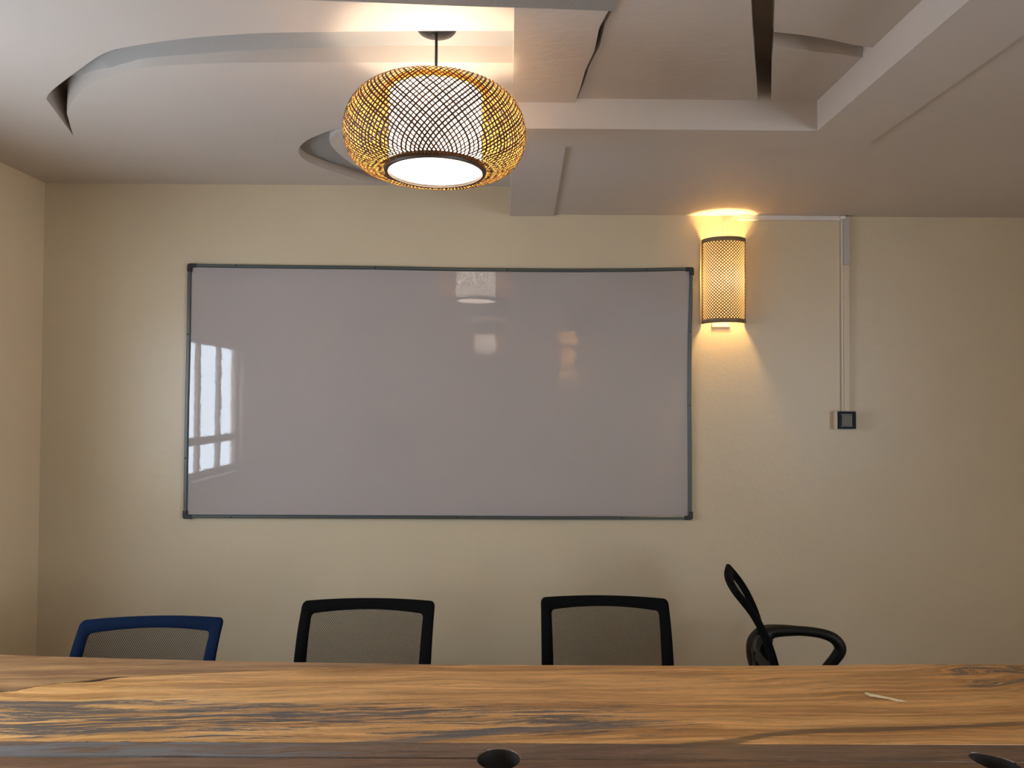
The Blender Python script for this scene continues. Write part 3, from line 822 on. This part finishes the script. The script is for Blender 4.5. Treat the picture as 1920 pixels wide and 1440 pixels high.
# ------------------------------------------------------------------ mesh back office chairs
ZV = [0.40, 0.45, 0.55, 0.625, 0.70, 0.754, 0.81, 0.856, 0.90, 0.95]
FV = [0.020, 0.022, 0.012, 0.0, -0.020, -0.043, -0.072, -0.107, -0.145, -0.19]
def fback(z):
    if z <= ZV[0]: return FV[0]
    for a, b, c, d in zip(ZV, ZV[1:], FV, FV[1:]):
        if z <= b:
            t = (z - a) / (b - a); return c + (d - c) * t
    return FV[-1]
def backpt(x, z, off=0.0):
    f = (fback(z - 0.02) + fback(z) + fback(z + 0.02)) / 3
    df = (fback(z + 0.02) - fback(z - 0.02)) / 0.04
    y = 0.215 - f - 0.014 * (x / 0.24) ** 2
    n = Vector((0, -1, -df)).normalized()        # towards the sitter
    return Vector((x, y, z)) + n * off
def outline(hw_t, hw_b, zb2, zt2, crown, r, n=6, m=14):
    """rounded outline, anticlockwise seen from the sitter's side"""
    pts = []
    def hw(z): return hw_b + (hw_t - hw_b) * (z - zb2) / (zt2 - zb2)
    # bottom edge left->right
    for k in range(m + 1):
        t = -1 + 2 * k / m; pts.append((t * (hw_b - r), zb2))
    for k in range(1, n + 1):
        a = -PI / 2 + PI / 2 * k / n; pts.append((hw_b - r + r * math.cos(a), zb2 + r + r * math.sin(a)))
    for k in range(1, m):
        z = zb2 + r + (zt2 - zb2 - 2 * r) * k / m; pts.append((hw(z), z))
    for k in range(n + 1):
        a = PI / 2 * k / n; pts.append((hw_t - r + r * math.cos(a), zt2 - r + r * math.sin(a)))
    for k in range(1, m):
        t = 1 - 2 * k / m; pts.append((t * (hw_t - r), zt2 + crown * (1 - t * t)))
    for k in range(n + 1):
        a = PI / 2 + PI / 2 * k / n; pts.append((-hw_t + r + r * math.cos(a), zt2 - r + r * math.sin(a)))
    for k in range(1, m):
        z = zt2 - r - (zt2 - zb2 - 2 * r) * k / m; pts.append((-hw(z), z))
    for k in range(n):
        a = PI + PI / 2 * k / n; pts.append((-hw_b + r + r * math.cos(a), zb2 + r + r * math.sin(a)))
    return pts
BT, BB = 0.90, 0.47
OUT = outline(0.240, 0.236, BB, BT - 0.005, 0.005, 0.017)
INN = outline(0.200, 0.190, BB + 0.045, BT - 0.042, 0.009, 0.014)
def chair_meshes():
    D = {}
    bm = bmesh.new(); rings = []
    for (x0, z0), (x1, z1) in zip(OUT, INN):
        r = []
        for t, off in ((0, 0.0), (0.12, 0.009), (0.5, 0.012), (0.88, 0.007), (1.0, 0.0), (0.8, -0.015), (0.2, -0.015)):
            r.append(bm.verts.new(backpt(x0 + (x1 - x0) * t, z0 + (z1 - z0) * t, off)))
        rings.append(r)
    n = len(rings)
    for i in range(n):
        A, B = rings[i], rings[(i + 1) % n]
        for k in range(7): bm.faces.new((A[k], A[(k + 1) % 7], B[(k + 1) % 7], B[k]))
    D['back_frame'] = bm
    # see-through mesh: lozenge cells with lozenge holes
    bm = bmesh.new(); p = 0.0066; hf = p / 2; cache = {}
    def lat(i, j):
        if (i, j) not in cache: cache[(i, j)] = bm.verts.new(backpt(i * hf, 0.5 + j * hf, 0.0))
        return cache[(i, j)]
    imax = int(0.206 / hf) + 1; jmax = int((BT - 0.5 + 0.02) / hf) + 1; jmin = int(-0.03 / hf)
    for i in range(-imax, imax):
        for j in range(jmin, jmax):
            if (i + j) % 2: continue
            x, z = i * hf, 0.5 + j * hf
            hwz = 0.190 + 0.010 * (z - 0.515) / 0.34 + 0.006
            zt2 = BT - 0.042 + 0.009 * (1 - (x / 0.2) ** 2) + 0.006
            if abs(x) > hwz or z > zt2: continue
            c = [(i - 1, j), (i, j - 1), (i + 1, j), (i, j + 1)]
            o4 = [lat(*q) for q in c]
            hr = 0.70
            i4 = [bm.verts.new(backpt((i + (a - i) * hr) * hf, 0.5 + (j + (b - j) * hr) * hf, 0)) for a, b in c]
            for k in range(4): bm.faces.new((o4[k], o4[(k + 1) % 4], i4[(k + 1) % 4], i4[k]))
    bmesh.ops.solidify(bm, geom=bm.faces[:], thickness=0.0016)
    D['mesh_back'] = bm
    # seat pad
    bm = bmesh.new(); secs = []
    for k, (s, z) in enumerate(((0.90, 0.425), (0.985, 0.435), (1.0, 0.455), (0.975, 0.478), (0.90, 0.488))):
        ring_ = []
        for t in range(40):
            a = 2 * PI * t / 40; ca, sa = math.cos(a), math.sin(a)
            x = 0.245 * s * math.copysign(abs(ca) ** 0.45, ca); y = -0.02 + 0.235 * s * math.copysign(abs(sa) ** 0.45, sa)
            ring_.append(bm.verts.new((x, y, z - 0.012 * max(0, -(y + 0.15)) / 0.1)))
        secs.append(ring_)
    for A, B in zip(secs, secs[1:]):
        for k in range(40): bm.faces.new((A[k], A[(k + 1) % 40], B[(k + 1) % 40], B[k]))
    bm.faces.new(secs[0]); bm.faces.new(secs[-1]); D['seat'] = bm
    # curved support behind the back, ribbed
    bm = bmesh.new()
    path = [(0, 0.10, 0.40), (0, 0.22, 0.405), (0, 0.255, 0.44), (0, 0.262, 0.50), (0, 0.250, 0.56), (0, 0.256, 0.60), (0, 0.258, 0.62)]
    pth = spline(path, 4); n = len(pth)
    add_tube(bm, pth, [0.038 - 0.012 * k / n for k in range(n)], 12, scale=(1.25, 0.36), up=Vector((0, 0.6, 0.8)))
    add_tube(bm, [(-0.195, 0.208, 0.600), (-0.1, 0.236, 0.604), (0, 0.250, 0.606), (0.1, 0.236, 0.604), (0.195, 0.208, 0.600)], 0.014, 8, scale=(1, 1.4))
    D['back_support'] = bm
    bm = bmesh.new(); add_box(bm, -0.11, 0.11, -0.13, 0.11, 0.385, 0.424, bev=0.008); D['seat_mechanism'] = bm
    # armrest loop, side x = +0.27
    prof = [(0.195, 0.42), (0.212, 0.50), (0.208, 0.555), (0.185, 0.590), (0.150, 0.612), (0.05, 0.621), (-0.03, 0.618), (-0.085, 0.602), (-0.112, 0.570), (-0.105, 0.535), (-0.05, 0.46), (0.0, 0.408)]
    rad = [0.040, 0.046, 0.050, 0.044, 0.028, 0.0205, 0.0205, 0.0225, 0.024, 0.024, 0.021, 0.020]
    pp = spline([(0.0, y, z) for y, z in prof], 5)
    rr = []
    for i in range(len(rad) - 1):
        for k in range(5): rr.append(rad[i] + (rad[i + 1] - rad[i]) * k / 5)
    rr.append(rad[-1])
    for side, nm in ((1, 'R'), (-1, 'L')):
        bm = bmesh.new()
        # squarish section: 8 sides
        add_tube(bm, [Vector((side * 0.272, p_.y, p_.z)) for p_ in pp], rr, 12, scale=(1.0, 1.0), up=Vector((1, 0, 0)))
        # bolts the loop under the seat
        add_tube(bm, [(side * 0.09, -0.01, 0.405), (side * 0.272, -0.01, 0.405)], 0.013, 8)
        D['armrest' + nm] = bm
    bm = bmesh.new(); add_lathe(bm, [(0, 0.10), (0.032, 0.10), (0.030, 0.25), (0.019, 0.25), (0.016, 0.40), (0, 0.40)], 20); D['gas_column'] = bm
    bm = bmesh.new(); add_lathe(bm, [(0, 0.062), (0.042, 0.065), (0.045, 0.10), (0.036, 0.115), (0, 0.115)], 24); D['base_hub'] = bm
    bm = bmesh.new()
    add_tube(bm, [(0.03, 0, 0.090), (0.16, 0, 0.084), (0.285, 0, 0.066)], [0.026, 0.021, 0.014], 10, scale=(1, 0.7)); D['base_arm'] = bm
    bm = bmesh.new()
    for s in (-1, 1):
        for k in range(1):
            bmesh.ops.create_cone(bm, cap_ends=True, segments=20, radius1=0.026, radius2=0.026, depth=0.017, matrix=Matrix.Translation((0.285, s * 0.014, 0.0262)) @ Matrix.Rotation(PI / 2, 4, 'X'))
    add_tube(bm, [(0.285, 0, 0.025), (0.285, 0, 0.062)], 0.007, 8); D['caster'] = bm
    return D
def build_chair(label, fab, mesh_m, loc, rz, lift):
    D = chair_meshes()
    root = empty('office_chair', loc, label, 'office chair', rz, 'mesh back office chairs behind the table')
    for nm in ('back_frame', 'mesh_back', 'seat', 'back_support', 'seat_mechanism', 'armrestR', 'armrestL', 'gas_column', 'base_hub'):
        mat = {'back_frame': fab, 'mesh_back': mesh_m, 'seat': fab, 'gas_column': M['dark_metal']}.get(nm, M['black_plastic'])
        o = mesh_obj(nm.rstrip('RL') if nm.startswith('armrest') else nm, D[nm], mat, root, nm != 'mesh_back', nm != 'mesh_back')
        if nm == 'mesh_back': o['kind'] = 'stuff'
        if nm not in ('gas_column', 'base_hub'): o.location.z = lift
    arm = mesh_obj('base_arm', D['base_arm'], M['black_plastic'], root, True)
    cas = mesh_obj('caster', D['caster'], M['black_plastic'], arm, True)
    arm.rotation_euler.z = 0.3
    for k in range(1, 5):
        a = arm.copy(); COL.objects.link(a); a.parent = root; a.rotation_euler.z = 0.3 + 2 * PI * k / 5
        c = cas.copy(); COL.objects.link(c); c.parent = a
    return root
def copy_chair(src, label, loc, rz, lift, fab=None, mesh_m=None):
    r = src.copy(); COL.objects.link(r); r.location = loc; r.rotation_euler.z = rz; r['label'] = label
    for ch in list(src.children):
        c = ch.copy(); COL.objects.link(c); c.parent = r
        base = ch.name.split('.')[0]
        if base not in ('gas_column', 'base_hub', 'base_arm'): c.location.z = lift
        if fab is not None and base in ('back_frame', 'seat', 'mesh_back'):
            c.data = c.data.copy(); c.data.materials[0] = mesh_m if base == 'mesh_back' else fab
        for g in ch.children:
            d = g.copy(); COL.objects.link(d); d.parent = c
    return r
def seat_at(px_c, py_top, depth_top, rz=0.0):
    """floor spot for a chair whose back-top centre lies on this sight line at this distance; returns loc and lift"""
    p = on_y(px_c, py_top, depth_top)
    lp = backpt(0, BT, 0)
    off = Matrix.Rotation(rz, 3, 'Z') @ Vector((lp.x, lp.y, 0))
    return (p.x - off.x, p.y - off.y, 0), p.z - (BT + 0.004)
l2, f2_ = seat_at(694, 1119, 2.62, R(0))
ch2 = build_chair('black mesh office chair below the left half of the whiteboard, facing the camera', M['black_fab'], M['black_mesh'], l2, R(0), f2_)
l3, f3_ = seat_at(1132, 1114, 2.72, R(-2))
copy_chair(ch2, 'black mesh office chair below the right half of the whiteboard, facing the camera', l3, R(-2), f3_)
l1, f1_ = seat_at(292, 1152, 2.51, R(4))
copy_chair(ch2, 'navy blue mesh office chair at the far left end of the table', l1, R(4), f1_, M['navy_fab'], M['navy_mesh'])
l4, f4_ = seat_at(1362, 1077, 2.80, R(77))
copy_chair(ch2, 'black office chair turned side-on, facing right, under the wall sconce', l4, R(77), f4_)
print('CHAIRS', l2, f2_, l3, f3_, l1, f1_, l4, f4_)
